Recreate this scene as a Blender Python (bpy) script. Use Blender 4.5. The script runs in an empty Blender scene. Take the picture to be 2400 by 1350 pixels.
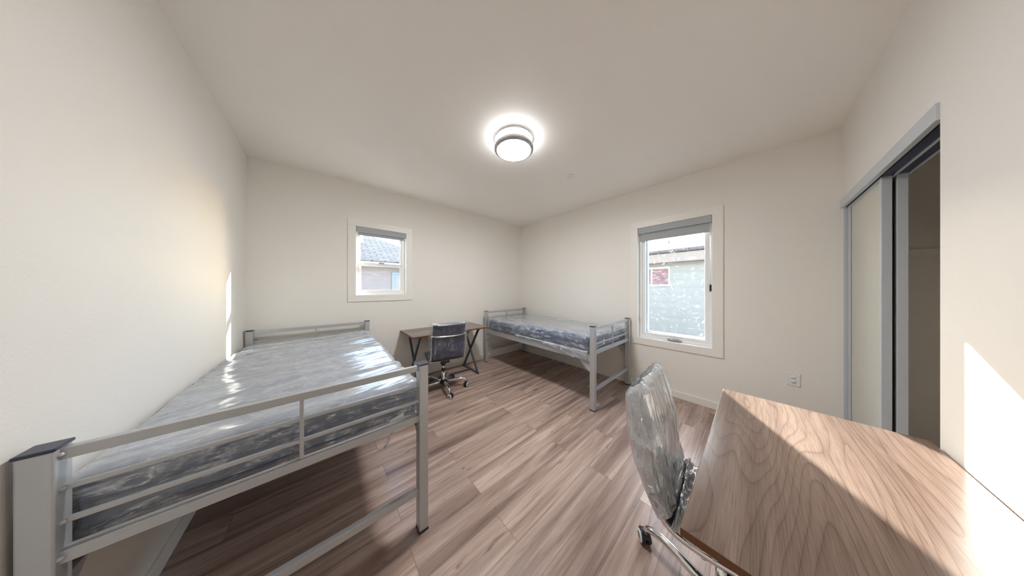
import bpy, math, random
from mathutils import Vector, Matrix, noise

random.seed(7)
PI = math.pi
SC = bpy.context.scene
COL = SC.collection
R = math.radians

# ------------------------------------------------------------------ camera, light, exposure
CAM_H = 1.40
cam_data = bpy.data.cameras.new('camera')
cam = bpy.data.objects.new('camera', cam_data)
COL.objects.link(cam)
cam.location = (0, 0, CAM_H)
cam.rotation_euler = (R(90), 0, R(-41.35))
cam_data.sensor_fit = 'HORIZONTAL'
cam_data.sensor_width = 36
cam_data.lens = 36 * 500.24 / 2400
cam_data.clip_start = 0.02
SC.camera = cam

SUN_DIR = Vector((-1, -.522, -.515)).normalized()
sun_data = bpy.data.lights.new('sun', 'SUN')
sun_data.energy = 23
sun_data.angle = R(.6)
sun_data.color = (1, .965, .90)
sun = bpy.data.objects.new('sun', sun_data)
COL.objects.link(sun)
sun.location = (12, 6, 8)
sun.rotation_euler = SUN_DIR.to_track_quat('-Z', 'Y').to_euler()

world = bpy.data.worlds.new('world')
SC.world = world
world.use_nodes = True
wn = world.node_tree.nodes
wl = world.node_tree.links
sky = wn.new('ShaderNodeTexSky')
sky.sky_type = 'NISHITA'
sky.sun_disc = False
sky.sun_elevation = R(23.5)
sky.sun_rotation = math.atan2(1, .545)
sky.air_density = 1.0
sky.dust_density = 1.2
SKY_STRENGTH = 1.45
wn['Background'].inputs['Strength'].default_value = SKY_STRENGTH
wl.new(sky.outputs[0], wn['Background'].inputs['Color'])

SC.view_settings.view_transform = 'Standard'
SC.view_settings.look = 'None'
SC.view_settings.exposure = 0.40
SC.view_settings.gamma = 1.0
SC.view_settings.use_curve_mapping = False
SC.cycles.max_bounces = 14
SC.cycles.diffuse_bounces = 8
SC.cycles.glossy_bounces = 6
SC.cycles.transparent_max_bounces = 24
SC.cycles.sample_clamp_indirect = 6
SC.cycles.caustics_reflective = False
SC.cycles.caustics_refractive = False
LAMP = 135.0          # emission of the room's ceiling light
HALL_FILL = 5.0          # emission of an unseen hall light added as fill behind the camera

# ------------------------------------------------------------------ room numbers (metres)
XL, XR, YB, YC, ZC = -.614, 3.38, 3.535, -.504, 2.796
WT = .20             # outside wall thickness
HX, HY = .62, -1.75  # entry hall: right side and far end

# ------------------------------------------------------------------ node helpers
def mat_new(name):
    m = bpy.data.materials.new(name)
    m.use_nodes = True
    return m, m.node_tree.nodes, m.node_tree.links, m.node_tree.nodes['Principled BSDF']

def nd(n, kind, **kw):
    x = n.new(kind)
    for k, v in kw.items():
        setattr(x, k, v)
    return x

def setin(node, **kw):
    for k, v in kw.items():
        node.inputs[k.replace('_', ' ')].default_value = v

def mapping(n, l, scale=(1, 1, 1), rot=(0, 0, 0), src='Object'):
    tc = nd(n, 'ShaderNodeTexCoord')
    mp = nd(n, 'ShaderNodeMapping')
    mp.inputs['Scale'].default_value = scale
    mp.inputs['Rotation'].default_value = rot
    l.new(tc.outputs[src], mp.inputs['Vector'])
    return mp.outputs['Vector']

def noise_tex(n, l, vec, scale, detail=3, rough=.5, dist=0):
    t = nd(n, 'ShaderNodeTexNoise')
    t.inputs['Scale'].default_value = scale
    t.inputs['Detail'].default_value = detail
    t.inputs['Roughness'].default_value = rough
    t.inputs['Distortion'].default_value = dist
    if vec is not None:
        l.new(vec, t.inputs['Vector'])
    return t.outputs['Fac']

def ramp(n, l, fac, stops, interp='LINEAR'):
    r = nd(n, 'ShaderNodeValToRGB')
    r.color_ramp.interpolation = interp
    els = r.color_ramp.elements
    while len(els) < len(stops):
        els.new(.5)
    for e, (p, c) in zip(els, stops):
        e.position = p
        e.color = (c[0], c[1], c[2], 1) if not isinstance(c, (int, float)) else (c, c, c, 1)
    l.new(fac, r.inputs['Fac'])
    return r.outputs['Color']

def mixc(n, l, a, b, fac, blend='MIX'):
    m = nd(n, 'ShaderNodeMix', data_type='RGBA', blend_type=blend)
    for sock, v in ((m.inputs[6], a), (m.inputs[7], b), (m.inputs[0], fac)):
        if isinstance(v, (int, float)):
            sock.default_value = v
        elif isinstance(v, tuple):
            sock.default_value = (*v, 1)
        else:
            l.new(v, sock)
    return m.outputs[2]

def mth(n, l, op, a, b=None):
    m = nd(n, 'ShaderNodeMath', operation=op)
    for sock, v in zip(m.inputs, (a, b)):
        if v is None:
            continue
        if isinstance(v, (int, float)):
            sock.default_value = v
        else:
            l.new(v, sock)
    return m.outputs[0]

def bump(n, l, p, height, strength=.2, dist=.01):
    b = nd(n, 'ShaderNodeBump')
    b.inputs['Strength'].default_value = strength
    b.inputs['Distance'].default_value = dist
    l.new(height, b.inputs['Height'])
    l.new(b.outputs['Normal'], p.inputs['Normal'])
    return b

def plain(name, col, rough=.5, metal=0, spec=.5, var=.04, scale=30, bstr=0):
    m, n, l, p = mat_new(name)
    v = mapping(n, l)
    f = noise_tex(n, l, v, scale, 3)
    lo = tuple(max(0, c * (1 - var)) for c in col)
    hi = tuple(min(1, c * (1 + var)) for c in col)
    l.new(ramp(n, l, f, [(.3, lo), (.7, hi)]), p.inputs['Base Color'])
    setin(p, Roughness=rough, Metallic=metal)
    p.inputs['Specular IOR Level'].default_value = spec
    if bstr:
        bump(n, l, p, f, bstr, .002)
    return m

# ------------------------------------------------------------------ materials
def wall_paint(name, col):
    m, n, l, p = mat_new(name)
    v = mapping(n, l)
    f = noise_tex(n, l, v, 110, 3, .55)
    g = noise_tex(n, l, v, 1.5, 2)
    l.new(ramp(n, l, g, [(.3, tuple(c * .985 for c in col)), (.7, col)]), p.inputs['Base Color'])
    setin(p, Roughness=.55)
    p.inputs['Specular IOR Level'].default_value = .3
    bump(n, l, p, f, .18, .004)
    return m

M = {}
M['wall'] = wall_paint('wall_paint', (.865, .84, .795))
M['ceiling'] = wall_paint('ceiling_paint', (.93, .905, .86))
M['trim'] = plain('trim_paint', (.875, .85, .80), .4, var=.01)
M['vinyl'] = plain('white_vinyl', (.86, .86, .85), .3, var=.01)
M['silver'] = plain('silver_bed_paint', (.47, .48, .49), .38, .35, .5, var=.02, scale=200)
M['capblack'] = plain('blue_black_plastic', (.018, .022, .05), .3, var=.1)
M['blackplastic'] = plain('black_plastic', (.015, .017, .026), .35, var=.1)
M['chrome'] = plain('chrome', (.82, .82, .83), .08, 1.0, var=.01)
M['nickel'] = plain('brushed_nickel', (.48, .46, .47), .28, 1.0, var=.04)
M['leather'] = plain('navy_black_leather', (.016, .020, .052), .38, var=.15, scale=60, bstr=.15)
M['deskmetal'] = plain('grey_desk_metal', (.085, .098, .125), .42, .3, var=.05)
M['whiteplastic'] = plain('white_plastic', (.80, .81, .83), .35, var=.01)
M['greyplastic'] = plain('grey_plastic', (.20, .20, .21), .4, var=.03)
M['slot'] = plain('dark_slot', (.03, .028, .026), .6, var=.03)
M['doorframe'] = plain('closet_door_frame', (.58, .62, .66), .35, var=.01)
M['track'] = plain('dark_track', (.035, .05, .09), .4, .4, var=.1)
M['paper'] = plain('white_paper_label', (.85, .85, .84), .6, var=.02)
M['fabric'] = plain('navy_mattress_fabric', (.075, .10, .17), .7, var=.12, scale=12, bstr=.1)

def shade_fabric():
    m, n, l, p = mat_new('grey_shade_fabric')
    v = mapping(n, l, (260, 260, 500))
    f = noise_tex(n, l, v, 1, 2)
    l.new(ramp(n, l, f, [(.3, (.40, .43, .45)), (.7, (.47, .49, .51))]), p.inputs['Base Color'])
    setin(p, Roughness=.8)
    p.inputs['Transmission Weight'].default_value = 0
    return m
M['shade'] = shade_fabric()

def closet_panel():
    m, n, l, p = mat_new('closet_door_panel')
    v = mapping(n, l)
    f = noise_tex(n, l, v, 3, 2)
    l.new(ramp(n, l, f, [(.3, (.62, .605, .53)), (.7, (.64, .625, .55))]), p.inputs['Base Color'])
    setin(p, Roughness=.3)
    return m
M['panel'] = closet_panel()

def floor_mat():
    m, n, l, p = mat_new('plank_floor')
    tc = nd(n, 'ShaderNodeTexCoord')
    br = nd(n, 'ShaderNodeTexBrick')
    br.offset = .37
    br.offset_frequency = 2
    br.squash = 1
    setin(br, Scale=1.0, Mortar_Size=.0012, Mortar_Smooth=.2, Bias=0.0, Brick_Width=1.22, Row_Height=.18)
    br.inputs['Color1'].default_value = (0, 0, 0, 1)
    br.inputs['Color2'].default_value = (1, 1, 1, 1)
    br.inputs['Mortar'].default_value = (.5, .5, .5, 1)
    off = nd(n, 'ShaderNodeMapping')
    off.inputs['Location'].default_value = (.42, .035, 0)
    l.new(tc.outputs['Object'], off.inputs['Vector'])
    l.new(off.outputs[0], br.inputs['Vector'])
    rnd = br.outputs['Color']
    # per plank shift of the grain
    sh = nd(n, 'ShaderNodeVectorMath', operation='MULTIPLY_ADD')
    sh.inputs[1].default_value = (31.7, 17.3, 9.1)
    l.new(rnd, sh.inputs[0])
    l.new(tc.outputs['Object'], sh.inputs[2])
    m1 = nd(n, 'ShaderNodeMapping')
    m1.inputs['Scale'].default_value = (.48, 7.0, 1)
    l.new(sh.outputs[0], m1.inputs['Vector'])
    m2 = nd(n, 'ShaderNodeMapping')
    m2.inputs['Scale'].default_value = (3.0, 90, 1)
    l.new(sh.outputs[0], m2.inputs['Vector'])
    m3 = nd(n, 'ShaderNodeMapping')
    m3.inputs['Scale'].default_value = (2.2, 9, 1)
    l.new(sh.outputs[0], m3.inputs['Vector'])
    big = noise_tex(n, l, m1.outputs[0], 1.6, 4, .55, .9)
    fine = noise_tex(n, l, m2.outputs[0], 1.0, 3, .6, .3)
    knot = noise_tex(n, l, m3.outputs[0], 2.2, 2, .5, 1.2)
    c = ramp(n, l, big, [(.24, (.175, .118, .098)), (.40, (.320, .225, .184)), (.54, (.455, .340, .284)), (.72, (.61, .485, .415))])
    c = mixc(n, l, c, ramp(n, l, fine, [(.32, (.62, .58, .57)), (.62, (1.06, 1.06, 1.06))]), .55, 'MULTIPLY')
    c = mixc(n, l, c, ramp(n, l, knot, [(.66, (1, 1, 1)), (.76, (.42, .37, .36))]), .8, 'MULTIPLY')
    c = mixc(n, l, c, ramp(n, l, rnd, [(0, (.84, .82, .82)), (1, (1.12, 1.10, 1.09))]), 1.0, 'MULTIPLY')
    c = mixc(n, l, c, (.07, .045, .034), mth(n, l, 'MULTIPLY', br.outputs['Fac'], .7))
    l.new(c, p.inputs['Base Color'])
    rr = ramp(n, l, fine, [(.3, .34), (.7, .26)])
    l.new(rr, p.inputs['Roughness'])
    p.inputs['Specular IOR Level'].default_value = .5
    b = bump(n, l, p, fine, .10, .001)
    b2 = nd(n, 'ShaderNodeBump')
    b2.inputs['Strength'].default_value = .35
    b2.inputs['Distance'].default_value = .001
    b2.invert = True
    l.new(br.outputs['Fac'], b2.inputs['Height'])
    l.new(b.outputs['Normal'], b2.inputs['Normal'])
    l.new(b2.outputs['Normal'], p.inputs['Normal'])
    return m
M['floor'] = floor_mat()

def desk_wood():
    m, n, l, p = mat_new('walnut_desk_top')
    # growth rings: contour lines of a stretched noise field
    rg = noise_tex(n, l, mapping(n, l, (.50, 4.4, 2)), 1.1, 1.6, .35, .10)
    rings = mth(n, l, 'FRACT', mth(n, l, 'MULTIPLY', rg, 30.0))
    pores = noise_tex(n, l, mapping(n, l, (8, 300, 9)), 1, 2, .6)
    broad = noise_tex(n, l, mapping(n, l, (.25, 6.5, 1)), 2.0, 2, .5, .2)
    c = ramp(n, l, broad, [(.3, (.115, .076, .060)), (.5, (.165, .114, .092)), (.7, (.215, .156, .128))])
    c = mixc(n, l, c, ramp(n, l, rings, [(0, (.55, .50, .49)), (.10, (.84, .81, .80)), (.30, (1, .99, .98)), (.85, (1.06, 1.05, 1.05)), (1, (.92, .90, .89))]), .75, 'MULTIPLY')
    c = mixc(n, l, c, ramp(n, l, pores, [(.30, (.66, .62, .61)), (.55, (1.06, 1.06, 1.06))]), .7, 'MULTIPLY')
    l.new(c, p.inputs['Base Color'])
    setin(p, Roughness=.22)
    p.inputs['Specular IOR Level'].default_value = .55
    bump(n, l, p, pores, .10, .0008)
    return m
M['deskwood'] = desk_wood()
M['deskedge'] = plain('desk_edge_band', (.14, .055, .018), .45, var=.12, scale=8)

def two_sided_fresnel(n, l, ior):
    """same mirror share from either face of a thin sheet"""
    ge = nd(n, 'ShaderNodeNewGeometry')
    k = nd(n, 'ShaderNodeMapRange')
    k.inputs['To Min'].default_value = ior
    k.inputs['To Max'].default_value = 1 / ior
    l.new(ge.outputs['Backfacing'], k.inputs['Value'])
    fr = nd(n, 'ShaderNodeFresnel')
    l.new(k.outputs[0], fr.inputs['IOR'])
    return fr

def glass_pane(dirt):
    m = bpy.data.materials.new('window_glass' if dirt < .11 else 'smudged_window_glass')
    m.use_nodes = True
    n, l = m.node_tree.nodes, m.node_tree.links
    n.clear()
    out = nd(n, 'ShaderNodeOutputMaterial')
    tr = nd(n, 'ShaderNodeBsdfTransparent')
    tr.inputs['Color'].default_value = (.96, .985, .98, 1)
    gl = nd(n, 'ShaderNodeBsdfGlossy')
    gl.inputs['Roughness'].default_value = .02
    fr = two_sided_fresnel(n, l, 1.45)
    mx = nd(n, 'ShaderNodeMixShader')
    l.new(fr.outputs[0], mx.inputs[0])
    l.new(tr.outputs[0], mx.inputs[1])
    l.new(gl.outputs[0], mx.inputs[2])
    df = nd(n, 'ShaderNodeBsdfTranslucent')
    df.inputs['Color'].default_value = (.9, .92, .93, 1)
    f = noise_tex(n, l, mapping(n, l, (1, 7, 9)), 3.2, 4, .7, .8)
    g = noise_tex(n, l, mapping(n, l, (1, 1, 1)), 2.5, 2)
    k = mth(n, l, 'MULTIPLY', ramp(n, l, f, [(.58, 0.0), (.70, 1.0)]), mth(n, l, 'MULTIPLY', g, dirt))
    mx2 = nd(n, 'ShaderNodeMixShader')
    l.new(k, mx2.inputs[0])
    l.new(mx.outputs[0], mx2.inputs[1])
    l.new(df.outputs[0], mx2.inputs[2])
    l.new(mx2.outputs[0], out.inputs['Surface'])
    return m
M['glass'] = glass_pane(.1)
M['glassdirty'] = glass_pane(.12)

def film(name, haze, streak, rough=.1, scale=(6, 60, 20), fres=1.5, tint=(.93, .95, .97), boost=1.6, bstr=.5, top=0.0):
    """clear polythene: see-through, glossy at a slant, milky, with crease highlights painted as pale streaks"""
    m = bpy.data.materials.new(name)
    m.use_nodes = True
    n, l = m.node_tree.nodes, m.node_tree.links
    n.clear()
    out = nd(n, 'ShaderNodeOutputMaterial')
    tr = nd(n, 'ShaderNodeBsdfTransparent')
    tr.inputs['Color'].default_value = (*tint, 1)
    v = mapping(n, l, scale)
    f = noise_tex(n, l, v, 1, 5, .6, 1.2)
    g = noise_tex(n, l, mapping(n, l, (5, 5, 5)), 1.3, 4, .6, 1.5)
    bp = nd(n, 'ShaderNodeBump')
    bp.inputs['Strength'].default_value = bstr
    bp.inputs['Distance'].default_value = .012
    l.new(f, bp.inputs['Height'])
    gl = nd(n, 'ShaderNodeBsdfGlossy')
    gl.inputs['Roughness'].default_value = rough
    gl.inputs['Color'].default_value = (.97, .98, 1, 1)
    l.new(bp.outputs[0], gl.inputs['Normal'])
    df = nd(n, 'ShaderNodeBsdfDiffuse')
    df.inputs['Color'].default_value = (.86, .90, .94, 1)
    l.new(bp.outputs[0], df.inputs['Normal'])
    tl = nd(n, 'ShaderNodeBsdfTranslucent')
    tl.inputs['Color'].default_value = (.86, .90, .94, 1)
    ms = nd(n, 'ShaderNodeMixShader')
    ms.inputs[0].default_value = .28
    l.new(df.outputs[0], ms.inputs[1])
    l.new(tl.outputs[0], ms.inputs[2])
    if top:      # top face painted milkier for the light it catches
        ge = nd(n, 'ShaderNodeTexCoord')
        sx = nd(n, 'ShaderNodeSeparateXYZ')
        l.new(ge.outputs['Normal'], sx.inputs[0])
        haze = ramp(n, l, sx.outputs['Z'], [(.45, haze), (.8, top)])
        streak = mth(n, l, 'MULTIPLY', ramp(n, l, sx.outputs['Z'], [(.45, 1.0), (.8, .38)]), streak)
    f2 = noise_tex(n, l, v, 2.1, 3, .55, 2.0)
    thin = mth(n, l, 'ADD', ramp(n, l, f, [(.455, 0.0), (.495, 1.0), (.535, 0.0)]), ramp(n, l, f2, [(.47, 0.0), (.50, .8), (.53, 0.0)]))  # fine pale filaments painted in as crinkle highlights
    wide = mth(n, l, 'MULTIPLY', ramp(n, l, f, [(.50, 0.0), (.68, .75)]), ramp(n, l, g, [(.42, .1), (.62, 1.0)]))
    both = mth(n, l, 'ADD', mth(n, l, 'MULTIPLY', thin, ramp(n, l, g, [(.38, .08), (.62, .62)])), wide)
    k = mth(n, l, 'ADD', haze, mth(n, l, 'MULTIPLY', both, streak))
    k.node.use_clamp = True
    m1 = nd(n, 'ShaderNodeMixShader')
    l.new(k, m1.inputs[0])
    l.new(tr.outputs[0], m1.inputs[1])
    l.new(ms.outputs[0], m1.inputs[2])
    fr = two_sided_fresnel(n, l, fres)
    l.new(bp.outputs[0], fr.inputs['Normal'])
    fk = mth(n, l, 'MULTIPLY', fr.outputs[0], boost)
    fk.node.use_clamp = True
    m2 = nd(n, 'ShaderNodeMixShader')
    l.new(fk, m2.inputs[0])
    l.new(m1.outputs[0], m2.inputs[1])
    l.new(gl.outputs[0], m2.inputs[2])
    l.new(m2.outputs[0], out.inputs['Surface'])
    return m
M['film_bed'] = film('mattress_polythene', .12, .95, .12, (2.4, 10, 15), 1.6, bstr=.35, top=.42)
M['film_bed_far'] = film('far_mattress_polythene', .07, .80, .12, (10, 2.4, 15), 1.6, bstr=.3, top=.36)
M['film_tight'] = film('tight_chair_polythene', .015, .42, .10, (38, 14, 7), 1.35, boost=1.0, bstr=.3)
M['film_loose'] = film('loose_chair_polythene', .60, .75, .13, (30, 18, 3.2), boost=3.0, bstr=.7)

def emit(name, col, strength):
    m, n, l, p = mat_new(name)
    p.inputs['Base Color'].default_value = (.9, .9, .9, 1)
    p.inputs['Emission Color'].default_value = (*col, 1)
    p.inputs['Emission Strength'].default_value = strength
    p.inputs['Roughness'].default_value = .4
    return m
M['lamp'] = emit('lit_diffuser', (.975, .99, 1), LAMP)
M['lampside'] = emit('lit_diffuser_side', (.975, .99, 1), LAMP * .09)
M['hallfill'] = emit('added_hall_fill_diffuser', (.98, .99, 1), HALL_FILL)

def shingles(name, c1, c2, mort):
    m, n, l, p = mat_new(name)
    br = nd(n, 'ShaderNodeTexBrick')
    setin(br, Scale=1.0, Mortar_Size=.014, Brick_Width=.30, Row_Height=.13)
    br.inputs['Color1'].default_value = (*c1, 1)
    br.inputs['Color2'].default_value = (*c2, 1)
    br.inputs['Mortar'].default_value = (*mort, 1)
    l.new(mapping(n, l, src='UV'), br.inputs['Vector'])
    l.new(br.outputs['Color'], p.inputs['Base Color'])
    setin(p, Roughness=.9)
    return m
M['shingle_grey'] = shingles('grey_roof_shingles', (.095, .087, .083), (.135, .123, .119), (.034, .03, .029))
M['shingle_tan'] = shingles('tan_roof_shingles', (.115, .10, .092), (.145, .13, .12), (.07, .058, .054))

def siding():
    m, n, l, p = mat_new('pale_siding')
    v = mapping(n, l, (1, 1, 1))
    sp = nd(n, 'ShaderNodeSeparateXYZ')
    l.new(v, sp.inputs[0])
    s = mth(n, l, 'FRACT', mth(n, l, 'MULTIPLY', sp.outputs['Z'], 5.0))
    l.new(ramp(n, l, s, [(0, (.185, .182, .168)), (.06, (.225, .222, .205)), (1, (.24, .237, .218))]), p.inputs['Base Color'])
    setin(p, Roughness=.8)
    return m
M['siding'] = siding()
M['stucco'] = plain('pinkish_stucco', (.215, .185, .185), .9, var=.06, scale=20)
M['fascia'] = plain('peach_fascia', (.225, .18, .15), .7, var=.02)
M['curtain'] = plain('rose_curtain', (.19, .115, .115), .8, var=.25, scale=9)
M['bluetrim'] = plain('pale_blue_trim', (.17, .22, .26), .6, var=.02)
M['ground'] = plain('concrete_ground', (.36, .345, .325), .9, var=.1, scale=4)

# ------------------------------------------------------------------ mesh builder
class MB:
    def __init__(self):
        self.v, self.f, self.mi, self.sm, self.uv = [], [], [], [], {}

    def add(self, verts, faces, mi=0, smooth=False):
        o = len(self.v)
        self.v += [tuple(p) for p in verts]
        for f in faces:
            self.f.append(tuple(i + o for i in f))
            self.mi.append(mi)
            self.sm.append(smooth)

    def box(self, x0, x1, y0, y1, z0, z1, mi=0):
        v = [(x, y, z) for x in (x0, x1) for y in (y0, y1) for z in (z0, z1)]
        self.add(v, [(0, 1, 3, 2), (4, 6, 7, 5), (0, 4, 5, 1), (2, 3, 7, 6), (0, 2, 6, 4), (1, 5, 7, 3)], mi)

    def bar(self, a, b, w, h, up=(0, 0, 1), mi=0):
        """square bar from a to b: w across, h along up"""
        a, b = Vector(a), Vector(b)
        d = (b - a).normalized()
        s = d.cross(Vector(up)).normalized()
        u = s.cross(d).normalized()
        v = []
        for p in (a, b):
            for i, j in ((-1, -1), (1, -1), (1, 1), (-1, 1)):
                v.append(p + s * (i * w / 2) + u * (j * h / 2))
        self.add(v, [(3, 2, 1, 0), (4, 5, 6, 7), (0, 1, 5, 4), (1, 2, 6, 5), (2, 3, 7, 6), (3, 0, 4, 7)], mi)

    def tube(self, pts, r, n=12, mi=0, closed=False, flat=1.0, up=(0, 0, 1), caps=True):
        pts = [Vector(p) for p in pts]
        N = len(pts)
        rad = r if isinstance(r, (list, tuple)) else [r] * N
        rings = []
        for i, p in enumerate(pts):
            if closed:
                t = pts[(i + 1) % N] - pts[i - 1]
            else:
                t = pts[min(i + 1, N - 1)] - pts[max(i - 1, 0)]
            t.normalize()
            s = t.cross(Vector(up))
            if s.length < 1e-4:
                s = t.cross(Vector((1, 0, 0)))
            s.normalize()
            u = s.cross(t).normalized()
            rings.append([p + s * (math.cos(2 * PI * k / n) * rad[i]) + u * (math.sin(2 * PI * k / n) * rad[i] * flat) for k in range(n)])
        v = [q for rg in rings for q in rg]
        f = []
        for i in range(N if closed else N - 1):
            j = (i + 1) % N
            for k in range(n):
                k2 = (k + 1) % n
                f.append((i * n + k, i * n + k2, j * n + k2, j * n + k))
        if not closed and caps:
            f.append(tuple(reversed(range(n))))
            f.append(tuple((N - 1) * n + k for k in range(n)))
        self.add(v, f, mi, True)

    def lathe(self, prof, c=(0, 0, 0), n=32, mi=0, axis='Z', smooth=True):
        """prof: (radius, height) pairs"""
        v, f = [], []
        for r, h in prof:
            for k in range(n):
                a = 2 * PI * k / n
                p = (r * math.cos(a), r * math.sin(a), h)
                if axis == 'X':
                    p = (p[2], p[0], p[1])
                elif axis == 'Y':
                    p = (p[0], p[2], p[1])
                v.append((p[0] + c[0], p[1] + c[1], p[2] + c[2]))
        for i in range(len(prof) - 1):
            for k in range(n):
                k2 = (k + 1) % n
                q = (i * n + k, i * n + k2, (i + 1) * n + k2, (i + 1) * n + k)
                f.append(q if axis != 'Y' else q[::-1])
        self.add(v, f, mi, smooth)

    def grid(self, fn, nu, nv, mi=0, smooth=True, close_u=False):
        v = [fn(i / nu, j / nv) for j in range(nv + 1) for i in range(nu + (0 if close_u else 1))]
        w = nu + (0 if close_u else 1)
        f = []
        for j in range(nv):
            for i in range(nu):
                i2 = (i + 1) % w
                f.append((j * w + i, j * w + i2, (j + 1) * w + i2, (j + 1) * w + i))
        self.add(v, f, mi, smooth)

    def xform(self, mat):
        self.v = [tuple(mat @ Vector(p)) for p in self.v]
        return self

    def build(self, name, mats, parent=None, bevel=0, loc=None, segs=2):
        me = bpy.data.meshes.new(name)
        me.from_pydata(self.v, [], self.f)
        if not isinstance(mats, (list, tuple)):
            mats = [mats]
        for m in mats:
            me.materials.append(m)
        for p, mi, s in zip(me.polygons, self.mi, self.sm):
            p.material_index = mi
            p.use_smooth = s
        me.update()
        o = bpy.data.objects.new(name, me)
        COL.objects.link(o)
        if parent:
            o.parent = parent
        if loc:
            o.location = loc
        if bevel:
            b = o.modifiers.new('bevel', 'BEVEL')
            b.width = bevel
            b.segments = segs
            b.limit_method = 'ANGLE'
            b.angle_limit = R(40)
        return o

def tag(o, label, cat, group=None, kind=None):
    o['label'] = label
    o['category'] = cat
    if group:
        o['group'] = group
    if kind:
        o['kind'] = kind
    return o

def struct(o, label=None):
    o['kind'] = 'structure'
    if label:
        o['label'] = label
    return o

def thing(name, label, cat, loc, rz=0, group=None):
    o = bpy.data.objects.new(name, None)
    o.empty_display_size = .1
    COL.objects.link(o)
    o.location = loc
    o.rotation_euler = (0, 0, rz)
    return tag(o, label, cat, group)

def copy_tree(o, parent=None):
    c = o.copy()
    COL.objects.link(c)
    if parent:
        c.parent = parent
    for ch in [x for x in bpy.data.objects if x.parent == o]:
        copy_tree(ch, c)
    return c

def box_obj(name, m, *b, parent=None, bevel=0):
    q = MB()
    q.box(*b)
    return q.build(name, m, parent, bevel)

# ------------------------------------------------------------------ the room shell
def wall_with_hole(name, axis, at, thick, u0, u1, hole):
    """axis 'X': wall plane x=at..at+thick, u is y; axis 'Y' likewise, u is x; hole = (u0,u1,z0,z1)"""
    q = MB()
    a, b, c, d = hole
    for (p0, p1, z0, z1) in ((u0, a, 0, ZC), (b, u1, 0, ZC), (a, b, 0, c), (a, b, d, ZC)):
        if axis == 'X':
            q.box(at, at + thick, p0, p1, z0, z1)
        else:
            q.box(p0, p1, at, at + thick, z0, z1)
    return struct(q.build(name, M['wall']))

struct(box_obj('floor', M['floor'], XL - .1, XR + WT, HY - .1, YB + WT, -.06, 0))
struct(box_obj('ceiling', M['ceiling'], XL - .1, XR + WT, HY - .1, YB + WT, ZC, ZC + .12))
struct(box_obj('wall_left', M['wall'], XL - .12, XL, HY, YB + WT, 0, ZC))
RW = (.325, 1.105, .700, 2.250)      # right window opening: y0 y1 z0 z1
BW = (.320, .942, 1.305, 2.232)      # back window opening: x0 x1 z0 z1
wall_with_hole('wall_back', 'Y', YB, WT, XL, XR + WT, BW)
wall_with_hole('wall_right', 'X', XR, WT, -1.20, YB, RW)
OX0, OX1, OZ = 1.90, XR, 2.165       # closet opening
q = MB()
q.box(HX, OX0, YC - .115, YC, 0, ZC)
q.box(OX0, XR, YC - .115, YC, OZ - .055, ZC)
struct(q.build('wall_front', M['wall']))
struct(box_obj('wall_closet_back', M['wall'], HX, XR, -1.30, -1.20, 0, ZC))
struct(box_obj('wall_hall_right', M['wall'], HX, HX + .1, HY, YC - .115, 0, ZC))
struct(box_obj('wall_hall_end', M['wall'], XL - .12, HX + .1, HY - .12, HY, 0, ZC))

BH, BT = .085, .013
def baseboard(name, *b):
    struct(box_obj(name, M['trim'], *b, bevel=.004))
baseboard('baseboard_left', XL, XL + BT, -.3, YB, 0, BH)
baseboard('baseboard_back', XL + BT, XR - BT, YB - BT, YB, 0, BH)
baseboard('baseboard_right', XR - BT, XR, 1.185, YB - BT, 0, BH)
baseboard('trim_7', XR - BT, XR, .225, 1.145, 0, BH)
baseboard('baseboard_front', HX, OX0, YC, YC + BT, 0, BH)

# hall door behind the camera
dr = struct(box_obj('door_3', M['trim'], -.44, .40, HY, HY + .04, 0.01, 2.05, bevel=.004))
q = MB()
q.lathe([(0.0, 0), (.028, 0), (.028, .008), (.012, .012), (.012, .035), (.026, .045), (.028, .06), (.018, .07), (0, .072)], (.33, HY + .04, .95), 20, axis='Y')
q.build('door_knob', M['nickel'], dr)

# ------------------------------------------------------------------ windows
def casing(name, axis, at, o, w, t=.017):
    u0, u1, z0, z1 = o
    q = MB()
    for (a, b, c, d) in ((u0 - w, u1 + w, z1, z1 + w), (u0 - w, u1 + w, z0 - w, z0), (u0 - w, u0, z0, z1), (u1, u1 + w, z0, z1)):
        if axis == 'X':
            q.box(at - t, at, a, b, c, d)
        else:
            q.box(a, b, at - t, at, c, d)
    return struct(q.build(name, M['trim'], bevel=.002))
casing('trim_1', 'X', XR, RW, .093)
casing('trim_2', 'Y', YB, BW, .088)

def ring(q, axis, d0, d1, o, w, mi=0):
    """rectangular frame of bar width w, inside the outline o, between depths d0, d1"""
    u0, u1, z0, z1 = o
    for (a, b, c, d) in ((u0, u1, z1 - w, z1), (u0, u1, z0, z0 + w), (u0, u0 + w, z0 + w, z1 - w), (u1 - w, u1, z0 + w, z1 - w)):
        if axis == 'X':
            q.box(d0, d1, a, b, c, d, mi)
        else:
            q.box(a, b, d0, d1, c, d, mi)

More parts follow.
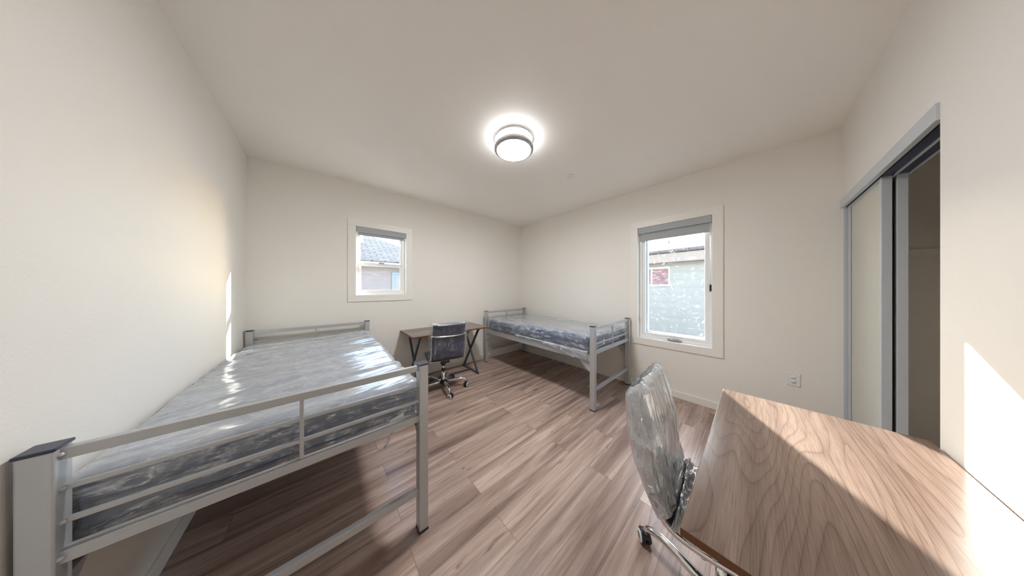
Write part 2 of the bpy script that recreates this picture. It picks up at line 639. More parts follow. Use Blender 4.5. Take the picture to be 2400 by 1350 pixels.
# right: casement with one big pane
q = MB()
ring(q, 'X', XR + .055, XR + .13, RW, .035)
w1 = struct(q.build('window_1', M['vinyl'], bevel=.003))
q = MB()
SR = (RW[0] + .035, RW[1] - .035, RW[2] + .035, RW[3] - .035)
ring(q, 'X', XR + .068, XR + .115, SR, .036)
q.build('sash', M['vinyl'], w1, bevel=.004)
box_obj('pane', M['glassdirty'], XR + .090, XR + .094, SR[0] + .036, SR[1] - .036, SR[2] + .036, SR[3] - .036, parent=w1)
q = MB()   # folding crank on the sill rail
q.box(XR + .028, XR + .056, .62, .76, RW[2] + .004, RW[2] + .026)
q.tube([(XR + .035, .635, RW[2] + .030), (XR + .03, .69, RW[2] + .036), (XR + .026, .742, RW[2] + .034)], .006, 8)
q.lathe([(0, -.006), (.010, -.005), (.012, .004), (.006, .012), (0, .013)], (XR + .026, .748, RW[2] + .036), 12)
q.build('crank_handle', M['nickel'], w1, bevel=.003)
q = MB()   # latch on the left frame
q.box(XR + .043, XR + .056, RW[1] - .030, RW[1] - .012, .90, 1.02)
q.tube([(XR + .036, RW[1] - .021, 1.0), (XR + .022, RW[1] - .021, .97), (XR + .024, RW[1] - .021, .915)], .005, 8)
q.build('latch', M['vinyl'], w1, bevel=.003)

q = MB()   # stop strips added outside the casement, sized to trim the sun patch
ring(q, 'X', XR + .135, XR + WT + .004, (RW[0], RW[1], RW[2], RW[3]), .082)
q.build('added_sun_stop', M['vinyl'], w1, bevel=.003)

# back: single hung with two panes
MR = 1.735
q = MB()
ring(q, 'Y', YB + .055, YB + .13, BW, .030)
w2 = struct(q.build('window_2', M['vinyl'], bevel=.003))
q = MB()
ring(q, 'Y', YB + .062, YB + .092, (BW[0] + .030, BW[1] - .030, BW[2] + .030, MR + .022), .036)
q.build('lower_sash', M['vinyl'], w2, bevel=.003)
q = MB()
ring(q, 'Y', YB + .095, YB + .120, (BW[0] + .030, BW[1] - .030, MR - .022, BW[3] - .030), .030)
q.build('upper_sash', M['vinyl'], w2, bevel=.003)
box_obj('pane', M['glass'], BW[0] + .066, BW[1] - .066, YB + .076, YB + .080, BW[2] + .066, MR - .014, parent=w2)
box_obj('pane', M['glass'], BW[0] + .060, BW[1] - .060, YB + .106, YB + .110, MR + .008, BW[3] - .060, parent=w2)
q = MB()
q.box(.595, .665, YB + .050, YB + .075, MR + .022, MR + .034)
q.tube([(.63, YB + .060, MR + .036), (.605, YB + .052, MR + .038)], .005, 8)
q.build('sash_lock', M['nickel'], w2, bevel=.002)

def roller_shade(label, axis, at, u0, u1, ztop, cas, drop, loc):
    t = thing('roller_shade', label, 'roller shade', loc, 0, 'roller shades')
    def b(q, d0, d1, a, c, z0, z1):
        L = loc
        if axis == 'X':
            q.box(d0 - L[0], d1 - L[0], a - L[1], c - L[1], z0 - L[2], z1 - L[2])
        else:
            q.box(a - L[0], c - L[0], d0 - L[1], d1 - L[1], z0 - L[2], z1 - L[2])
    q = MB(); b(q, at - .012, at + .052, u0 + .003, u1 - .003, ztop - cas, ztop - .001); q.build('cassette', M['shade'], t, .004)
    q = MB(); b(q, at + .022, at + .0245, u0 + .024, u1 - .024, ztop - cas - drop, ztop - cas); q.build('shade_cloth', M['shade'], t)
    q = MB(); b(q, at + .016, at + .030, u0 + .024, u1 - .024, ztop - cas - drop - .014, ztop - cas - drop); q.build('hem_bar', M['shade'], t, .003)
    return t
s1 = roller_shade('grey roller shade at the top of the tall window by the closet', 'X', XR, RW[0], RW[1], RW[3], .082, .095, (XR + .02, .715, RW[3]))
s2 = roller_shade('grey roller shade rolled up in the small window above the left bed', 'Y', YB, BW[0], BW[1], BW[3], .068, .028, (.631, YB + .02, BW[3]))
# pull cord of the tall shade with its dark tensioner
q = MB()
L = s1.location
cy = RW[0] + .012
q.tube([(XR + .010 - L[0], cy - L[1], RW[3] - .08 - L[2]), (XR + .010 - L[0], cy - L[1], 1.40 - L[2])], .0022, 6)
q.tube([(XR + .018 - L[0], cy + .006 - L[1], RW[3] - .08 - L[2]), (XR + .018 - L[0], cy + .006 - L[1], 1.40 - L[2])], .0022, 6)
cord = q.build('pull_cord', M['whiteplastic'], s1)
q = MB()
q.box(XR + .004 - L[0], XR + .024 - L[0], cy - .006 - L[1], cy + .012 - L[1], 1.36 - L[2], 1.44 - L[2])
q.build('cord_tensioner', M['blackplastic'], cord, .003)

# ------------------------------------------------------------------ closet
q = MB()
q.box(OX0, XR, YC - .012, YC + .010, OZ - .072, OZ)
struct(q.build('trim_3', M['doorframe'], bevel=.002))
q = MB()   # the two dark top tracks behind the fascia
for y0, y1 in ((YC - .058, YC - .020), (YC - .108, YC - .068)):
    q.box(OX0, XR, y0, y1, OZ - .070, OZ - .056)
struct(q.build('trim_4', M['track']))
q = MB()
for y0, y1 in ((YC - .066, YC - .059), (YC - .1135, YC - .1085)):
    q.box(OX0, XR, y0, y1, OZ - .078, OZ - .056)
struct(q.build('trim_5', M['doorframe']))

def closet_door(name, x0, x1, yf, th, wl_, wr):
    """frame of stiles and rails with a flat panel"""
    z0, z1 = .02, OZ - .062
    q = MB()
    q.box(x0, x0 + wl_, yf - th, yf, z0, z1)
    q.box(x1 - wr, x1, yf - th, yf, z0, z1)
    q.box(x0 + wl_, x1 - wr, yf - th, yf, z0, z0 + .05)
    q.box(x0 + wl_, x1 - wr, yf - th, yf, z1 - .022, z1)
    q.box(x0 + wl_, x0 + wl_ + .010, yf - .009, yf - .004, z0, z1)
    q.box(x1 - wr - .010, x1 - wr, yf - .009, yf - .004, z0, z1)
    d = struct(q.build(name, M['doorframe'], bevel=.003))
    box_obj('panel', M['panel'], x0 + wl_, x1 - wr, yf - th * .6, yf - .010, z0 + .05, z1 - .022, parent=d)
    return d
closet_door('door_1', 2.63, 3.352, YC - .022, .036, .032, .030)
closet_door('door_2', 2.63, 3.352, YC - .071, .036, .032, .030)
struct(box_obj('trim_6', M['doorframe'], XR - .020, XR, YC - .112, YC - .004, 0, OZ - .07, bevel=.002))

sh = thing('closet_shelf', 'plain painted shelf on cleats inside the dark closet opening', 'shelf', (2.64, -1.0, 1.70))
box_obj('shelf_board', M['trim'], -1.4, .74, -.20, .08, -.010, .010, parent=sh, bevel=.002)
box_obj('shelf_cleat', M['trim'], .72, .74, -.20, .345, -.045, -.010, parent=sh)

# ------------------------------------------------------------------ ceiling light, detector cover, outlet
def ceiling_light(label, x, y, m, group=None):
    t = thing('ceiling_light', label, 'ceiling light', (x, y, ZC), 0, group)
    q = MB()
    q.lathe([(.0, -.001), (.172, -.001), (.172, -.018), (.166, -.020)], n=48)
    q.build('ceiling_pan', M['whiteplastic'], t)
    q = MB()
    q.lathe([(.166, -.018), (.168, -.060), (.168, -.098)], n=48)
    q.lathe([(.168, -.098), (.160, -.108), (.120, -.114), (.06, -.117), (.0, -.118)], n=48, mi=1)
    q.build('diffuser', [M['lampside'], m], t)
    q = MB()
    q.lathe([(.174, -.018), (.181, -.018), (.181, -.027), (.174, -.027), (.174, -.018)], n=64, smooth=False)
    q.build('upper_ring', M['nickel'], t)
    q = MB()
    q.lathe([(.170, -.080), (.181, -.080), (.181, -.104), (.172, -.112), (.158, -.114), (.162, -.108), (.170, -.100), (.170, -.080)], n=64)
    q.build('lower_ring', M['nickel'], t)
    for k in range(3):
        a = R(20 + 120 * k)
        q = MB()
        q.tube([(.1775 * math.cos(a), .1775 * math.sin(a), -.022), (.1775 * math.cos(a), .1775 * math.sin(a), -.090)], .0035, 8)
        q.build('ring_post', M['nickel'], t)
    return t
ceiling_light('round lit flush ceiling light with two brushed metal rings', 1.335, 1.49, M['lamp'])
ceiling_light('added unseen fill light on the entry hall ceiling beside the closet', .0, -1.15, M['hallfill'])  # unseen fixture, added to lighten the left wall and near things

q = MB()
q.lathe([(0, 0), (.050, 0), (.050, -.006), (.044, -.010), (0, -.011)], n=36)
tag(q.build('sprinkler_cover', M['whiteplastic'], loc=(2.295, 1.515, ZC)), 'small flat white disc cover on the ceiling past the light', 'ceiling cover')

ot = thing('wall_outlet', 'white double outlet plate low on wall right of the tall window', 'outlet', (XR, -.245, .522))
box_obj('cover_plate', M['whiteplastic'], -.007, 0, -.041, .041, -.060, .060, parent=ot, bevel=.003)
for dz in (.021, -.021):
    q = MB()
    q.lathe([(0, -.0095), (.0165, -.0095), (.0175, -.006)], (0, 0, dz), 20, axis='X')
    so = q.build('socket', M['whiteplastic'], ot)
    q = MB()
    for dy in (-.006, .006):
        q.box(-.0102, -.0090, dy - .001, dy + .001, dz - .001, dz + .007)
    q.lathe([(0, -.0102), (.0026, -.0102), (.0026, -.009)], (0, 0, dz - .008), 10, axis='X')
    q.build('slot', M['slot'], so)
for dz in (.047, -.047):
    q = MB()
    q.lathe([(0, -.016), (.006, -.015), (.0075, -.007)], (0, -.033, dz), 14, axis='X')
    q.build('guard_clip', M['whiteplastic'], ot)

# ------------------------------------------------------------------ beds
BWID, BLEN = 1.056, 2.205
def make_bed(label, loc):
    t = thing('bed_frame', label, 'bed frame', loc, 0, 'silver twin bed frames')
    PW, PD, PH = .050, .060, .955
    for y in (0, BLEN - PD):
        for x in (0, BWID - PW):
            po = box_obj('post', M['silver'], x, x + PW, y, y + PD, .010, PH, parent=t, bevel=.004)
            box_obj('post_cap', M['capblack'], x - .003, x + PW + .003, y - .003, y + PD + .003, PH, PH + .009, parent=po, bevel=.003)
            box_obj('foot_cap', M['blackplastic'], x - .0015, x + PW + .0015, y - .0015, y + PD + .0015, 0, .012, parent=po, bevel=.001)
        yc = y + PD / 2
        a, b = PW - .002, BWID - PW + .002
        def rail(name, z0, z1, d):
            ro = box_obj(name, M['silver'], a, b, yc - d / 2, yc + d / 2, z0, z1, parent=t, bevel=.002)
            for x in (PW, BWID - PW):
                w = MB()
                w.lathe([(0, -.007), (.007, -.005), (.009, 0), (.007, .005), (0, .007)], (x, yc - d / 2 - .001, (z0 + z1) / 2), 10)
                w.build('weld_bead', M['silver'], ro)
            return ro
        rail('top_rail', .921, .953, .024)
        rail('guard_rail', .832, .846, .014)
        rail('guard_rail', .739, .753, .014)
        rail('cross_rail', .633, .669, .030)
        rail('lower_rail', .210, .248, .026)
        box_obj('upright', M['silver'], BWID / 2 - .0065, BWID / 2 + .0065, yc - .0085, yc + .0085, .669, .921, parent=t, bevel=.001)
    for s in (0, 1):
        x0 = 0.004 if s == 0 else BWID - .034
        sr = MB()
        xa = x0 if s == 0 else x0 + .026
        sr.box(xa, xa + .004, PD, BLEN - PD, .552, .628)      # angle iron: face
        sr.box(x0, x0 + .030, PD, BLEN - PD, .552, .556)      # angle iron: ledge
        sr.box(x0, x0 + .030, PD, BLEN - PD, .624, .628)
        so = sr.build('side_rail', M['silver'], t, .0015)
        for y, d in ((PD, 1), (BLEN - PD, -1)):
            g = MB()
            xx = x0 + .013
            g.add([(xx + e, y + d * u, z) for e in (0, .004) for (u, z) in ((0, .43), (.02, .43), (.06, .47), (.15, .556), (0, .556))],
                  [(0, 1, 2, 3, 4), (9, 8, 7, 6, 5), (0, 5, 6, 1), (1, 6, 7, 2), (2, 7, 8, 3), (3, 8, 9, 4), (4, 9, 5, 0)])
            for zz in (.45, .50, .535):
                g.lathe([(0, -.008), (.007, -.006), (.007, .010), (0, .012)], (xx, y + d * .012, zz), 8, axis='X')
            g.build('gusset', M['silver'], so)
    for k in range(7):
        y = .25 + k * (BLEN - .5) / 6
        box_obj('slat', M['silver'], .035, BWID - .035, y - .015, y + .015, .606, .624, parent=t, bevel=.001)
    return t
BED_A = (-.600, 1.255, 0)
BED_B = (2.284, 1.190, 0)
make_bed('silver metal bed frame along the left wall, nearest its footboard', BED_A)
bb = make_bed('silver metal bed frame in the far corner beside the tall window', BED_B)

# ------------------------------------------------------------------ mattresses in polythene
def rounded(x0, x1, y0, y1, z0, z1, step, r, disp):
    """closed box skin on a fine grid, rounded by r, pushed along its normal by disp(p, n)"""
    q = MB()
    key = {}
    lo, hi = Vector((x0, y0, z0)), Vector((x1, y1, z1))
    cnt = [max(2, round((hi[i] - lo[i]) / step)) for i in range(3)]
    ilo, ihi = lo + Vector((r, r, r)), hi - Vector((r, r, r))
    verts, faces = [], []
    def vert(ix):
        if ix in key:
            return key[ix]
        p = Vector([lo[i] + (hi[i] - lo[i]) * ix[i] / cnt[i] for i in range(3)])
        c = Vector([min(max(p[i], ilo[i]), ihi[i]) for i in range(3)])
        nn = (p - c).normalized()
        s = c + nn * r
        s = disp(s, nn)
        key[ix] = len(verts)
        verts.append(s)
        return key[ix]
    for ax in range(3):
        u, w = [(1, 2), (2, 0), (0, 1)][ax]
        for side in (0, cnt[ax]):
            for i in range(cnt[u]):
                for j in range(cnt[w]):
                    ids = []
                    for a, b in ((i, j), (i + 1, j), (i + 1, j + 1), (i, j + 1)):
                        ix = [0, 0, 0]
                        ix[ax], ix[u], ix[w] = side, a, b
                        ids.append(vert(tuple(ix)))
                    faces.append(tuple(ids) if side else tuple(reversed(ids)))
    q.add(verts, faces, 0, True)
    return q

def ridge(p):
    return 1 - 2 * abs(noise.noise(Vector(p)))

def make_mattress(label, loc, size, fold, corner_dir, seed, fm='film_bed'):
    """loc = base centre; fold = angle of the long creases on top"""
    t = thing('mattress', label, 'mattress', loc, 0, 'plastic wrapped mattresses')
    hx, hy, hz = size[0] / 2, size[1] / 2, size[2]
    def d_core(p, n):
        bulge = .006 * math.sin(PI * min(max(p.z / hz, 0), 1)) * (1 - abs(n.z))
        return p + n * bulge + Vector((0, 0, .004 * noise.noise(Vector((p.x * 3, p.y * 3, seed))) * (n.z > .5)))
    core = rounded(-hx + .022, hx - .022, -hy + .022, hy - .022, .004, hz - .016, .03, .035, d_core)
    core.build('mattress_body', M['fabric'], t)
    q = MB()       # piped seams round the top and bottom edge
    for z in (.030, hz - .036):
        e, rr = .016, .05
        pts = []
        for cx, cy, a0 in ((hx - e - rr, hy - e - rr, 0), (-hx + e + rr, hy - e - rr, 90), (-hx + e + rr, -hy + e + rr, 180), (hx - e - rr, -hy + e + rr, 270)):
            for k in range(6):
                a = R(a0 + 18 * k)
                pts.append((cx + rr * math.cos(a), cy + rr * math.sin(a), z))
        q.tube(pts, .005, 6, closed=True)
    q.build('piping', M['fabric'], t)
    cf, sf = math.cos(fold), math.sin(fold)
    def d_wrap(p, n):
        top = max(n.z, 0)
        side = 1 - abs(n.z)
        # long creases, gathered towards one corner
        gx, gy = corner_dir
        dist = math.hypot(p.x - gx * hx, p.y - gy * hy)
        warp = .35 * noise.noise(Vector((p.x * 1.3, p.y * 1.3, seed + 9)))
        u = p.x * cf + p.y * sf
        w = -p.x * sf + p.y * cf + .16 * warp
        a = ridge((u * .9, w * 5.0, seed))
        b = ridge((u * 2.4 + 7, w * 15.0, seed + 3))
        c = ridge((p.x * 16, p.y * 16, seed + 5))
        gather = math.exp(-(dist / .35) ** 2)
        dt = .015 * max(a, 0) ** 2.5 + .006 * max(b, 0) ** 2 + gather * (.012 * c + .006)
        s1 = ridge((p.x * 3 + p.z * 5, p.y * 3 - p.z * 6, p.z * 9 + seed))
        s2 = ridge((p.x * 11 - p.z * 8, p.y * 11 + p.z * 8, p.z * 24 + seed + 2))
        low = 1 - min(max(p.z / hz, 0), 1)
        ds = .012 * s1 + .009 * s2 + .003 * math.sin(PI * (1 - low))
        sag = -.010 * noise.noise(Vector((p.x * 1.7, p.y * 1.7, seed + 20)))
        r = p + n * (dt * top + ds * side * .9) + Vector((0, 0, sag * top))
        r.z = max(r.z, .002)
        r.y = min(max(r.y, -hy - .012), hy + .012)
        r.x = min(max(r.x, -hx - .018), hx + .018)
        return r
    wrap = rounded(-hx, hx, -hy, hy, .002, hz, .013, .045, d_wrap)
    wr = wrap.build('plastic_wrap', M[fm], t)
    wr['label'] = 'clear creased plastic wrap'
    return t

MA = (BED_A[0] + BWID / 2 - .002, BED_A[1] + BLEN / 2 + .004, .628)
MBL = (BED_B[0] + BWID / 2, BED_B[1] + BLEN / 2, .628)
ma = make_mattress('plastic wrapped blue mattress on the left bed, nearest the window above', MA, (1.030, 2.050, .205), R(12), (1, 1), 1.7)
mb = make_mattress('plastic wrapped navy mattress on the far corner bed by tall window', MBL, (1.030, 2.050, .205), R(78), (-1, -1), 8.3, 'film_bed_far')
# paper tag and loose tail of film at the near foot
q = MB()
q.add([(.345, -1.043, .012), (.415, -1.043, .020), (.415, -1.040, .060), (.345, -1.040, .046), (.345, -1.041, .012), (.415, -1.041, .020), (.415, -1.038, .060), (.345, -1.038, .046)],
      [(0, 1, 2, 3), (7, 6, 5, 4), (0, 4, 5, 1), (1, 5, 6, 2), (2, 6, 7, 3), (3, 7, 4, 0)])
q.build('paper_tag', M['paper'], ma)
def tail(u, v):
    w = .030 * (1 - v) + .006
    x = .395 - .075 * v + (u - .5) * w + .006 * math.sin(9 * v)
    return (x, -1.018 - .006 * math.sin(8 * u + 5 * v) - .004 * v, .012 - .115 * v)
q = MB()
q.grid(tail, 6, 14)
o = q.build('plastic_tail', M['film_bed'], ma)
so_ = o.modifiers.new('thick', 'SOLIDIFY'); so_.thickness = .0006
q = MB()
q.box(-.185, -.155, -1.040, -1.036, .065, .125)
q.build('paper_tag', M['paper'], mb)
# drooping hem of film over the side rail at the near corner of the far mattress
def droop(u, v):
    y = -1.02 + 1.25 * u
    d = (.075 * math.exp(-((u - .10) / .28) ** 2) + .030 + .012 * noise.noise(Vector((u * 9, 0, 4)))) * v
    return (-.519 - .020 * min(1, v * 3) - .008 * abs(noise.noise(Vector((u * 14, v * 4, 2)))), y, .040 - d)
q = MB()
q.grid(droop, 60, 8)
o = q.build('plastic_hem', M['film_bed_far'], mb)
so_ = o.modifiers.new('thick', 'SOLIDIFY'); so_.thickness = .0006

# ------------------------------------------------------------------ desks
DL, DD, DH, DT = 1.19, .62, .76, .022
def make_desk(label, loc, rz):
    """local: x along the top, front edge at y=0, back at y=DD"""
    t = thing('writing_desk', label, 'desk', loc, rz, 'walnut top desks')
    q = MB()
    q.box(0, DL, 0, DD, DH - DT, DH)
    q.mi = [0 if i == 5 or i == 4 else 1 for i in range(6)]
    q.build('desktop', [M['deskwood'], M['deskedge']], t, .0015)
    for x in (.105, DL - .165):
        legs = (((x, .055, DH - DT), (x, DD - .075, .012)), ((x, DD - .055, DH - DT), (x, .075, .012)))
        for i, (a, b) in enumerate(legs):
            q = MB()
            off = .0004 * i
            q.bar((a[0] + off, a[1], a[2] - .001), (b[0] + off, b[1], b[2]), .024, .034, (0, 1, 0))
            q.build('leg', M['deskmetal'], t, .002)
        box_obj('foot_bar', M['deskmetal'], x - .0125, x + .0125, .055, DD - .055, 0, .025, parent=t, bevel=.002)
        box_obj('top_bar', M['deskmetal'], x - .0125, x + .0125, .03, DD - .03, DH - DT - .022, DH - DT, parent=t, bevel=.002)
    box_obj('stretcher', M['deskmetal'], .1175, DL - .1775, DD / 2 - .013, DD / 2 + .013, .001, .027, parent=t, bevel=.002)
    box_obj('rail_block', M['deskedge'], DL - .44, DL - .34, .06, .08, DH - DT - .062, DH - DT, parent=t, bevel=.002)
    return t
make_desk('walnut topped desk against the back wall between the two beds', (.86, YB - DD - .004, 0), 0)
make_desk('walnut topped desk with a sunlit top beside the closet opening', (.715 + DL, YC + DD + .016, 0), PI)

# ------------------------------------------------------------------ office chairs
PROF = [(.255, .432), (.250, .452), (.225, .466), (.16, .468), (.06, .460), (-.06, .452), (-.14, .452), (-.195, .466), (-.228, .500),
        (-.246, .55), (-.256, .61), (-.262, .68), (-.272, .76), (-.290, .85), (-.315, .935)]
def smooth_path(pts, k=4):
    out = []
    P = [Vector((0, a, b)) for a, b in pts]
    for i in range(len(P) - 1):
        p0, p1, p2, p3 = P[max(i - 1, 0)], P[i], P[i + 1], P[min(i + 2, len(P) - 1)]
        for s in range(k):
            u = s / k
            out.append(.5 * ((2 * p1) + (p2 - p0) * u + (2 * p0 - 5 * p1 + 4 * p2 - p3) * u * u + (3 * p1 - p0 - 3 * p2 + p3) * u ** 3))
    out.append(P[-1])
    return out
PATH = smooth_path(PROF)
def path_normal(i):
    t = PATH[min(i + 1, len(PATH) - 1)] - PATH[max(i - 1, 0)]
    t.normalize()
    return Vector((0, -t.z, t.y)) * -1     # towards the sitter

def shell(i0, i1, hw, th, rib=0):
    q = MB()
    n = 14
    idx = list(range(i0, i1 + 1))
    rows = []
    for i in idx:
        p, nn = PATH[i], path_normal(i)
        e = 1.0
        tt = (i - i0) / max(1, i1 - i0)
        if tt < .06 or tt > .94:
            e = .55
        ringv = []
        for s in (1, -1):
            for k in range(n + 1):
                x = -hw + 2 * hw * k / n
                x = x * s
                edge = (1 - (abs(x) / hw) ** 6) * .5 + .5
                ringv.append(Vector((x, p.y, p.z)) + nn * (s * th / 2 * edge * e))
        rows.append(ringv)
    m = len(rows[0])
    v = [a for r_ in rows for a in r_]
    f = []
    for i in range(len(rows) - 1):
        for k in range(m):
            k2 = (k + 1) % m
            f.append((i * m + k, i * m + k2, (i + 1) * m + k2, (i + 1) * m + k))
    f.append(tuple(reversed(range(m))))
    f.append(tuple((len(rows) - 1) * m + k for k in range(m)))
    q.add(v, f, 0, True)
    return q

def make_chair(label, loc, rz, star, loose, swivel, slide=0.0):
    t = thing('office_chair', label, 'office chair', loc, rz, 'office chairs in plastic')
    N = len(PATH) - 1
    SPL = 30
    HW = .203
    shell(0, SPL, HW, .030).build('seat', M['leather'], t)
    bk = shell(SPL, N, HW, .026)
    e = PATH[N]
    bk.tube([(-HW, e.y, e.z - .004), (-HW * .5, e.y - .002, e.z), (0, e.y - .003, e.z + .001), (HW * .5, e.y - .002, e.z), (HW, e.y, e.z - .004)], .019, 12)
    bk.build('backrest', M['leather'], t)
    for s in (-1, 1):
        q = MB()
        pts = []
        for i in range(2, N - 5):
            p, nn = PATH[i], path_normal(i)
            pts.append(Vector((s * (HW + .014), p.y, p.z)) - nn * .006)
        q.tube(pts, .012, 12, flat=.75, up=(1, 0, 0))
        q.build('side_frame', M['chrome'], t)
    i = N - 6
    p = PATH[i]
    q = MB()
    pts = []
    for k in range(21):
        a = -1 + 2 * k / 20
        sag = (1 - abs(a) ** 4)
        pts.append((a * (HW + .014), p.y - .008 - .030 * sag, p.z - .016 * sag))
    q.tube(pts, .010, 10)
    q.build('back_crossbar', M['chrome'], t)
    for y in (-.10, .10):
        q = MB()
        q.tube([(-HW - .012, y, .436), (-HW + .03, y, .424), (0, y, .420), (HW - .03, y, .424), (HW + .012, y, .436)], .011, 10)
        q.build('seat_crossbar', M['chrome'], t)
    top_parts = [o for o in bpy.data.objects if o.parent == t]
    # tilt mechanism, lever, column
    q = MB()
    q.box(-.055, .055, -.12, .12, .385, .418)
    q.lathe([(.048, .388), (.040, .360), (.030, .335), (.026, .325)], n=20)
    q.build('tilt_mechanism', M['blackplastic'], t, .006)
    q = MB()
    q.tube([(.05, .01, .395), (.14, .012, .385), (.225, .014, .388)], .005, 8)
    q.box(.195, .245, .004, .024, .383, .393)
    q.build('tilt_lever', M['blackplastic'], t)
    q = MB()
    q.lathe([(0, .336), (.014, .336), (.014, .270)], n=20)
    q.build('piston', M['chrome'], t)
    q = MB()
    q.lathe([(0, .285), (.020, .285), (.027, .280), (.027, .255), (.0, .255)], n=20)
    q.build('collar', M['blackplastic'], t)
    q = MB()
    q.lathe([(.0, .258), (.025, .258), (.025, .120)], n=24)
    q.build('gas_column', M['chrome'], t)
    q = MB()
    q.lathe([(.0, .128), (.030, .128), (.040, .118), (.043, .075), (.036, .062), (0, .060)], n=24)
    q.build('hub', M['blackplastic'], t)
    for k in range(5):
        a = star + 72 * k - math.degrees(rz)
        rot = Matrix.Rotation(R(a), 4, 'Z')
        q = MB()
        pts = [(.030, 0, .100), (.10, 0, .110), (.18, 0, .118), (.235, 0, .119), (.275, 0, .112), (.303, 0, .098), (.314, 0, .084), (.316, 0, .076)]
        q.tube(pts, [.022, .021, .0195, .0185, .0175, .0165, .0145, .013], 14, up=(0, 1, 0), flat=1.0)
        leg = q.xform(rot).build('base_leg', M['chrome'], t)
        q = MB()
        tw = Matrix.Translation((.316, 0, 0)) @ Matrix.Rotation(R(swivel[k] + 180 - star - 72 * k), 4, 'Z') @ Matrix.Scale(1.26, 4)
        q.tube([(0, 0, .064), (0, 0, .040)], .006, 8, mi=2)
        for s in (-1, 1):
            q.lathe([(0, s * .022), (.014, s * .022)], (-.012, 0, .0255), 20, axis='Y', mi=3)
            q.lathe([(.014, s * .0222), (.021, s * .0222), (.0235, s * .019)], (-.012, 0, .0255), 20, axis='Y', mi=1)
            q.lathe([(.0235, s * .019), (.0255, s * .016), (.0255, s * .006), (.020, s * .005), (0, s * .005)], (-.012, 0, .0255), 20, axis='Y', mi=0)
        def hood(u, v):
            ang = R(20 + 165 * u)
            return (-.012 + .0285 * math.cos(ang), -.013 + .026 * v, .0255 + .0285 * math.sin(ang))
        q.grid(hood, 12, 3, 0)
        q.xform(rot @ tw).build('caster', [M['blackplastic'], M['whiteplastic'], M['chrome'], M['greyplastic']], leg)
    # plastic cover
    sd = 3.1 if loose else 12.4
    q = MB()
    i0 = 31 if loose else 33
    def cover(u, v):
        fi = i0 + (N - i0) * min(v * 1.08, 1)
        i = min(int(fi), N - 1)
        fr = fi - i
        p = PATH[i].lerp(PATH[i + 1], fr)
        nn = path_normal(min(i + 1, N))
        close = 1.0 if v < .93 else math.sqrt(max(0, 1 - ((v - .93) / .07) ** 2))
        a = 2 * PI * u
        ca, sa = math.cos(a), math.sin(a)
        hw = HW + (.018 if loose else .042)
        x = hw * math.copysign(abs(ca) ** .45, ca)
        dep = .026 + (.055 * math.exp(-((v - .62) / .30) ** 2) if loose and sa < 0 else (.012 if sa < 0 else .004))
        y = dep * math.copysign(abs(sa) ** .7, sa) * close
        amp = .017 if loose else .005
        w = ridge((x * 13 + .5 * ca, v * 1.6 + u * .5, sd)) * .75 + ridge((x * 30 + v * 3, v * 3 + sa, sd + 4)) * .40
        bag = amp * w
        x *= (1 + (.05 * ridge((v * 5, sa, sd + 8)) if loose else .03 * ridge((v * 7, sa, sd + 8)))) * (.93 + .07 * close)
        if loose:
            x *= 1 + .10 * max(0, .5 - abs(v - .45))
        pt = Vector((x, p.y, p.z)) + nn * (y + bag * (1 if sa > 0 else -1))
        pt += (PATH[N] - PATH[N - 1]).normalized() * ((.036 if loose else .028) * (1 - close) ** .8)
        pt.z += .004 * max(0, (v - .9) / .1) + (.012 if loose else .006) * noise.noise(Vector((x * 9, sa, sd))) * (v > .8)
        return pt
    q.grid(cover, 120, 84, close_u=True)
    cov = q.build('plastic_cover', M['film_loose' if loose else 'film_tight'], t)
    cov['label'] = 'crumpled milky plastic bag over the back' if loose else 'tight clear plastic bag over the back'
    # cover on the seat
    q = MB()
    def seatcov(u, v):
        fi = 2 + (30 - 2) * v
        i = int(fi)
        p = PATH[i].lerp(PATH[min(i + 1, N)], fi - i)
        nn = path_normal(i)
        x = (HW + .022) * (2 * u - 1)
        e = max(0, abs(2 * u - 1) - .86) / .14
        c1 = ridge((x * 5 + v * 3, v * 9 - x * 4, sd + 2))
        c2 = ridge((x * 13, v * 22, sd + 6))
        h = .020 + (.022 * c1 + .012 * c2 if loose else .005 * c1 + .003 * c2) + (.010 if loose else 0)
        return Vector((x, p.y, p.z)) + nn * max(h * (1 - .5 * e), .017) - Vector((0, 0, .030 * e))
    q.grid(seatcov, 70, 70)
    sc = q.build('seat_cover', M['film_loose' if loose else 'film_tight'], t)
    for o in top_parts + [cov, sc]:      # the seat slid forward on its plate
        o.location.y += slide
    return t
make_chair('office chair with dark back in clear plastic facing the back wall desk', (1.25, 2.87, 0), R(-9.2), -100, False, (-60, -150, -80, -90, 120))
make_chair('office chair under crumpled white plastic at the sunlit desk', (1.24, .085, 0), R(184), 76, True, (40, 160, 90, -90, 20), .048)

# ------------------------------------------------------------------ outside
struct(box_obj('ground', M['ground'], -14, 24, -14, 24, -.50, -.40))

def roof_slab(q, a, b, c, d, t=.08):
    """sloping quad a b c d (a-b the eave) with thickness and a UV in metres"""
    P = [Vector(p) for p in (a, b, c, d)]
    n = (P[1] - P[0]).cross(P[3] - P[0]).normalized()
    q.add(P + [p - n * t for p in P], [(0, 1, 2, 3), (7, 6, 5, 4), (0, 4, 5, 1), (1, 5, 6, 2), (2, 6, 7, 3), (3, 7, 4, 0)])

def metre_uv(o, eave_dir):
    me = o.data
    uv = me.uv_layers.new(name='UVMap')
    e = Vector(eave_dir).normalized()
    for p in me.polygons:
        up = p.normal.cross(e)
        if up.length < .01:
            up = Vector((0, 0, 1))
        up.normalize()
        for li in p.loop_indices:
            co = me.vertices[me.loops[li].vertex_index].co
            uv.data[li].uv = (co.dot(e), co.dot(up))

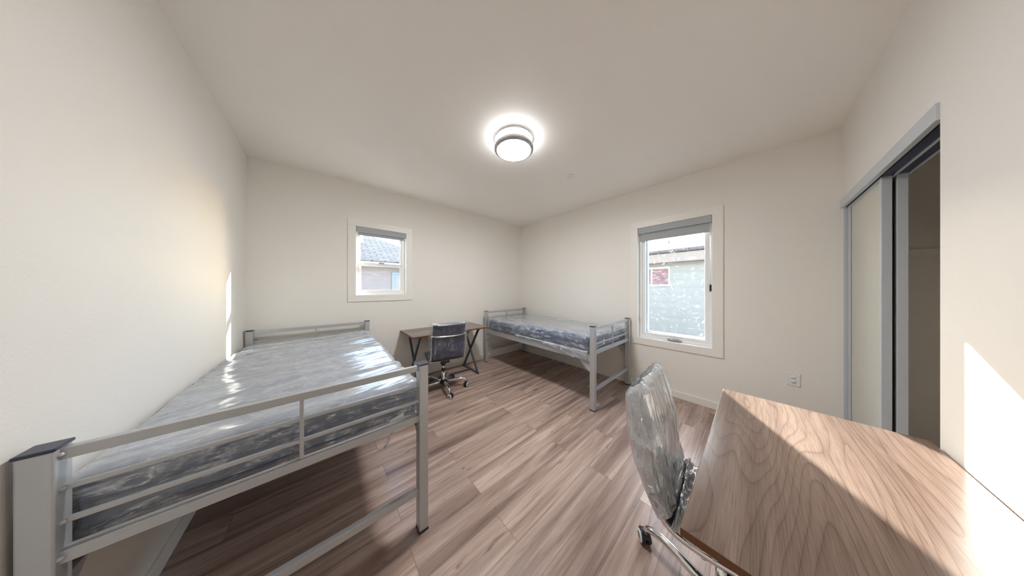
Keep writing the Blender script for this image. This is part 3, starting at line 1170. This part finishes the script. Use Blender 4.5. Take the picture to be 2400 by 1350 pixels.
# neighbour beyond the tall window
h1 = thing('neighbor_house', 'pale house with peach eave board outside the tall window', 'house', (7.0, 1.2, -.4))
HZ = .4
box_obj('house_wall', M['siding'], 0, 4, -6, 6, 0, 2.12 + HZ, parent=h1)
box_obj('eave_fascia', M['fascia'], -.30, -.26, -6.2, 6.2, 2.07 + HZ, 2.30 + HZ, parent=h1)
box_obj('soffit', M['fascia'], -.26, 0, -6.2, 6.2, 2.09 + HZ, 2.12 + HZ, parent=h1)
q = MB()
roof_slab(q, (-.34, -6.2, 2.31 + HZ), (-.34, 6.2, 2.31 + HZ), (2.0, 6.2, 2.88 + HZ), (2.0, -6.2, 2.88 + HZ))
roof_slab(q, (4.3, 6.2, 2.31 + HZ), (4.3, -6.2, 2.31 + HZ), (2.0, -6.2, 2.88 + HZ), (2.0, 6.2, 2.88 + HZ))
ro = q.build('roof', M['shingle_tan'], h1)
metre_uv(ro, (0, 1, 0))
q = MB()
q.tube([(1.9, .75, 2.7 + HZ), (1.9, .75, 3.02 + HZ)], .035, 10)
q.build('vent_pipe', M['greyplastic'], h1)
q = MB()
ring(q, 'X', -.035, .02, (.30, 1.02, 1.46 + HZ, 1.97 + HZ), .035)
q.box(-.03, .02, .715, .745, 1.48 + HZ, 1.95 + HZ)
hw = q.build('house_window', M['vinyl'], h1)
box_obj('curtain', M['curtain'], -.012, .0, .33, .99, 1.49 + HZ, 1.94 + HZ, parent=hw)

# neighbour beyond the small back window: grey hip roof over a pinkish wall
h2 = thing('neighbor_house', 'pinkish house with grey shingle roof outside the small back window', 'house', (.8, 7.0, -.4))
box_obj('house_wall', M['stucco'], -7.5, 2.0, 0, 6, 0, 2.08 + HZ, parent=h2)
box_obj('eave_fascia', M['whiteplastic'], -7.8, 2.3, -.34, -.30, 2.02 + HZ, 2.13 + HZ, parent=h2)
q = MB()
E0 = 2.13 + HZ
roof_slab(q, (-7.8, -.36, E0), (2.3, -.36, E0), (-.9, 3.0, E0 + 1.75), (-7.8, 3.0, E0 + 1.75))
roof_slab(q, (2.3, -.36, E0), (2.3, 6.4, E0), (-.9, 3.0, E0 + 1.75), (-.9, 3.0, E0 + 1.75)) if False else None
q.add([(2.3, -.36, E0), (2.3, 6.4, E0), (-.9, 3.0, E0 + 1.75), (2.3, -.36, E0 - .08), (2.3, 6.4, E0 - .08), (-.9, 3.0, E0 + 1.67)],
      [(0, 1, 2), (5, 4, 3), (0, 3, 4, 1), (1, 4, 5, 2), (2, 5, 3, 0)])
roof_slab(q, (2.3, 6.4, E0), (-7.8, 6.4, E0), (-7.8, 3.0, E0 + 1.75), (-.9, 3.0, E0 + 1.75))
ro = q.build('roof', M['shingle_grey'], h2)
metre_uv(ro, (1, 0, 0))
q = MB()
q.box(-.02, .10, .9, 1.05, E0 + .45, E0 + .95)
q.box(-.05, .13, .87, 1.08, E0 + .95, E0 + 1.0)
q.build('roof_vent', M['whiteplastic'], h2)
q = MB()
ring(q, 'Y', -.04, .03, (.68, 1.30, .9 + HZ, 1.86 + HZ), .07)
hw = q.build('house_window', M['bluetrim'], h2)
box_obj('pane', M['greyplastic'], .74, 1.24, -.012, 0.0, .96 + HZ, 1.80 + HZ, parent=hw)
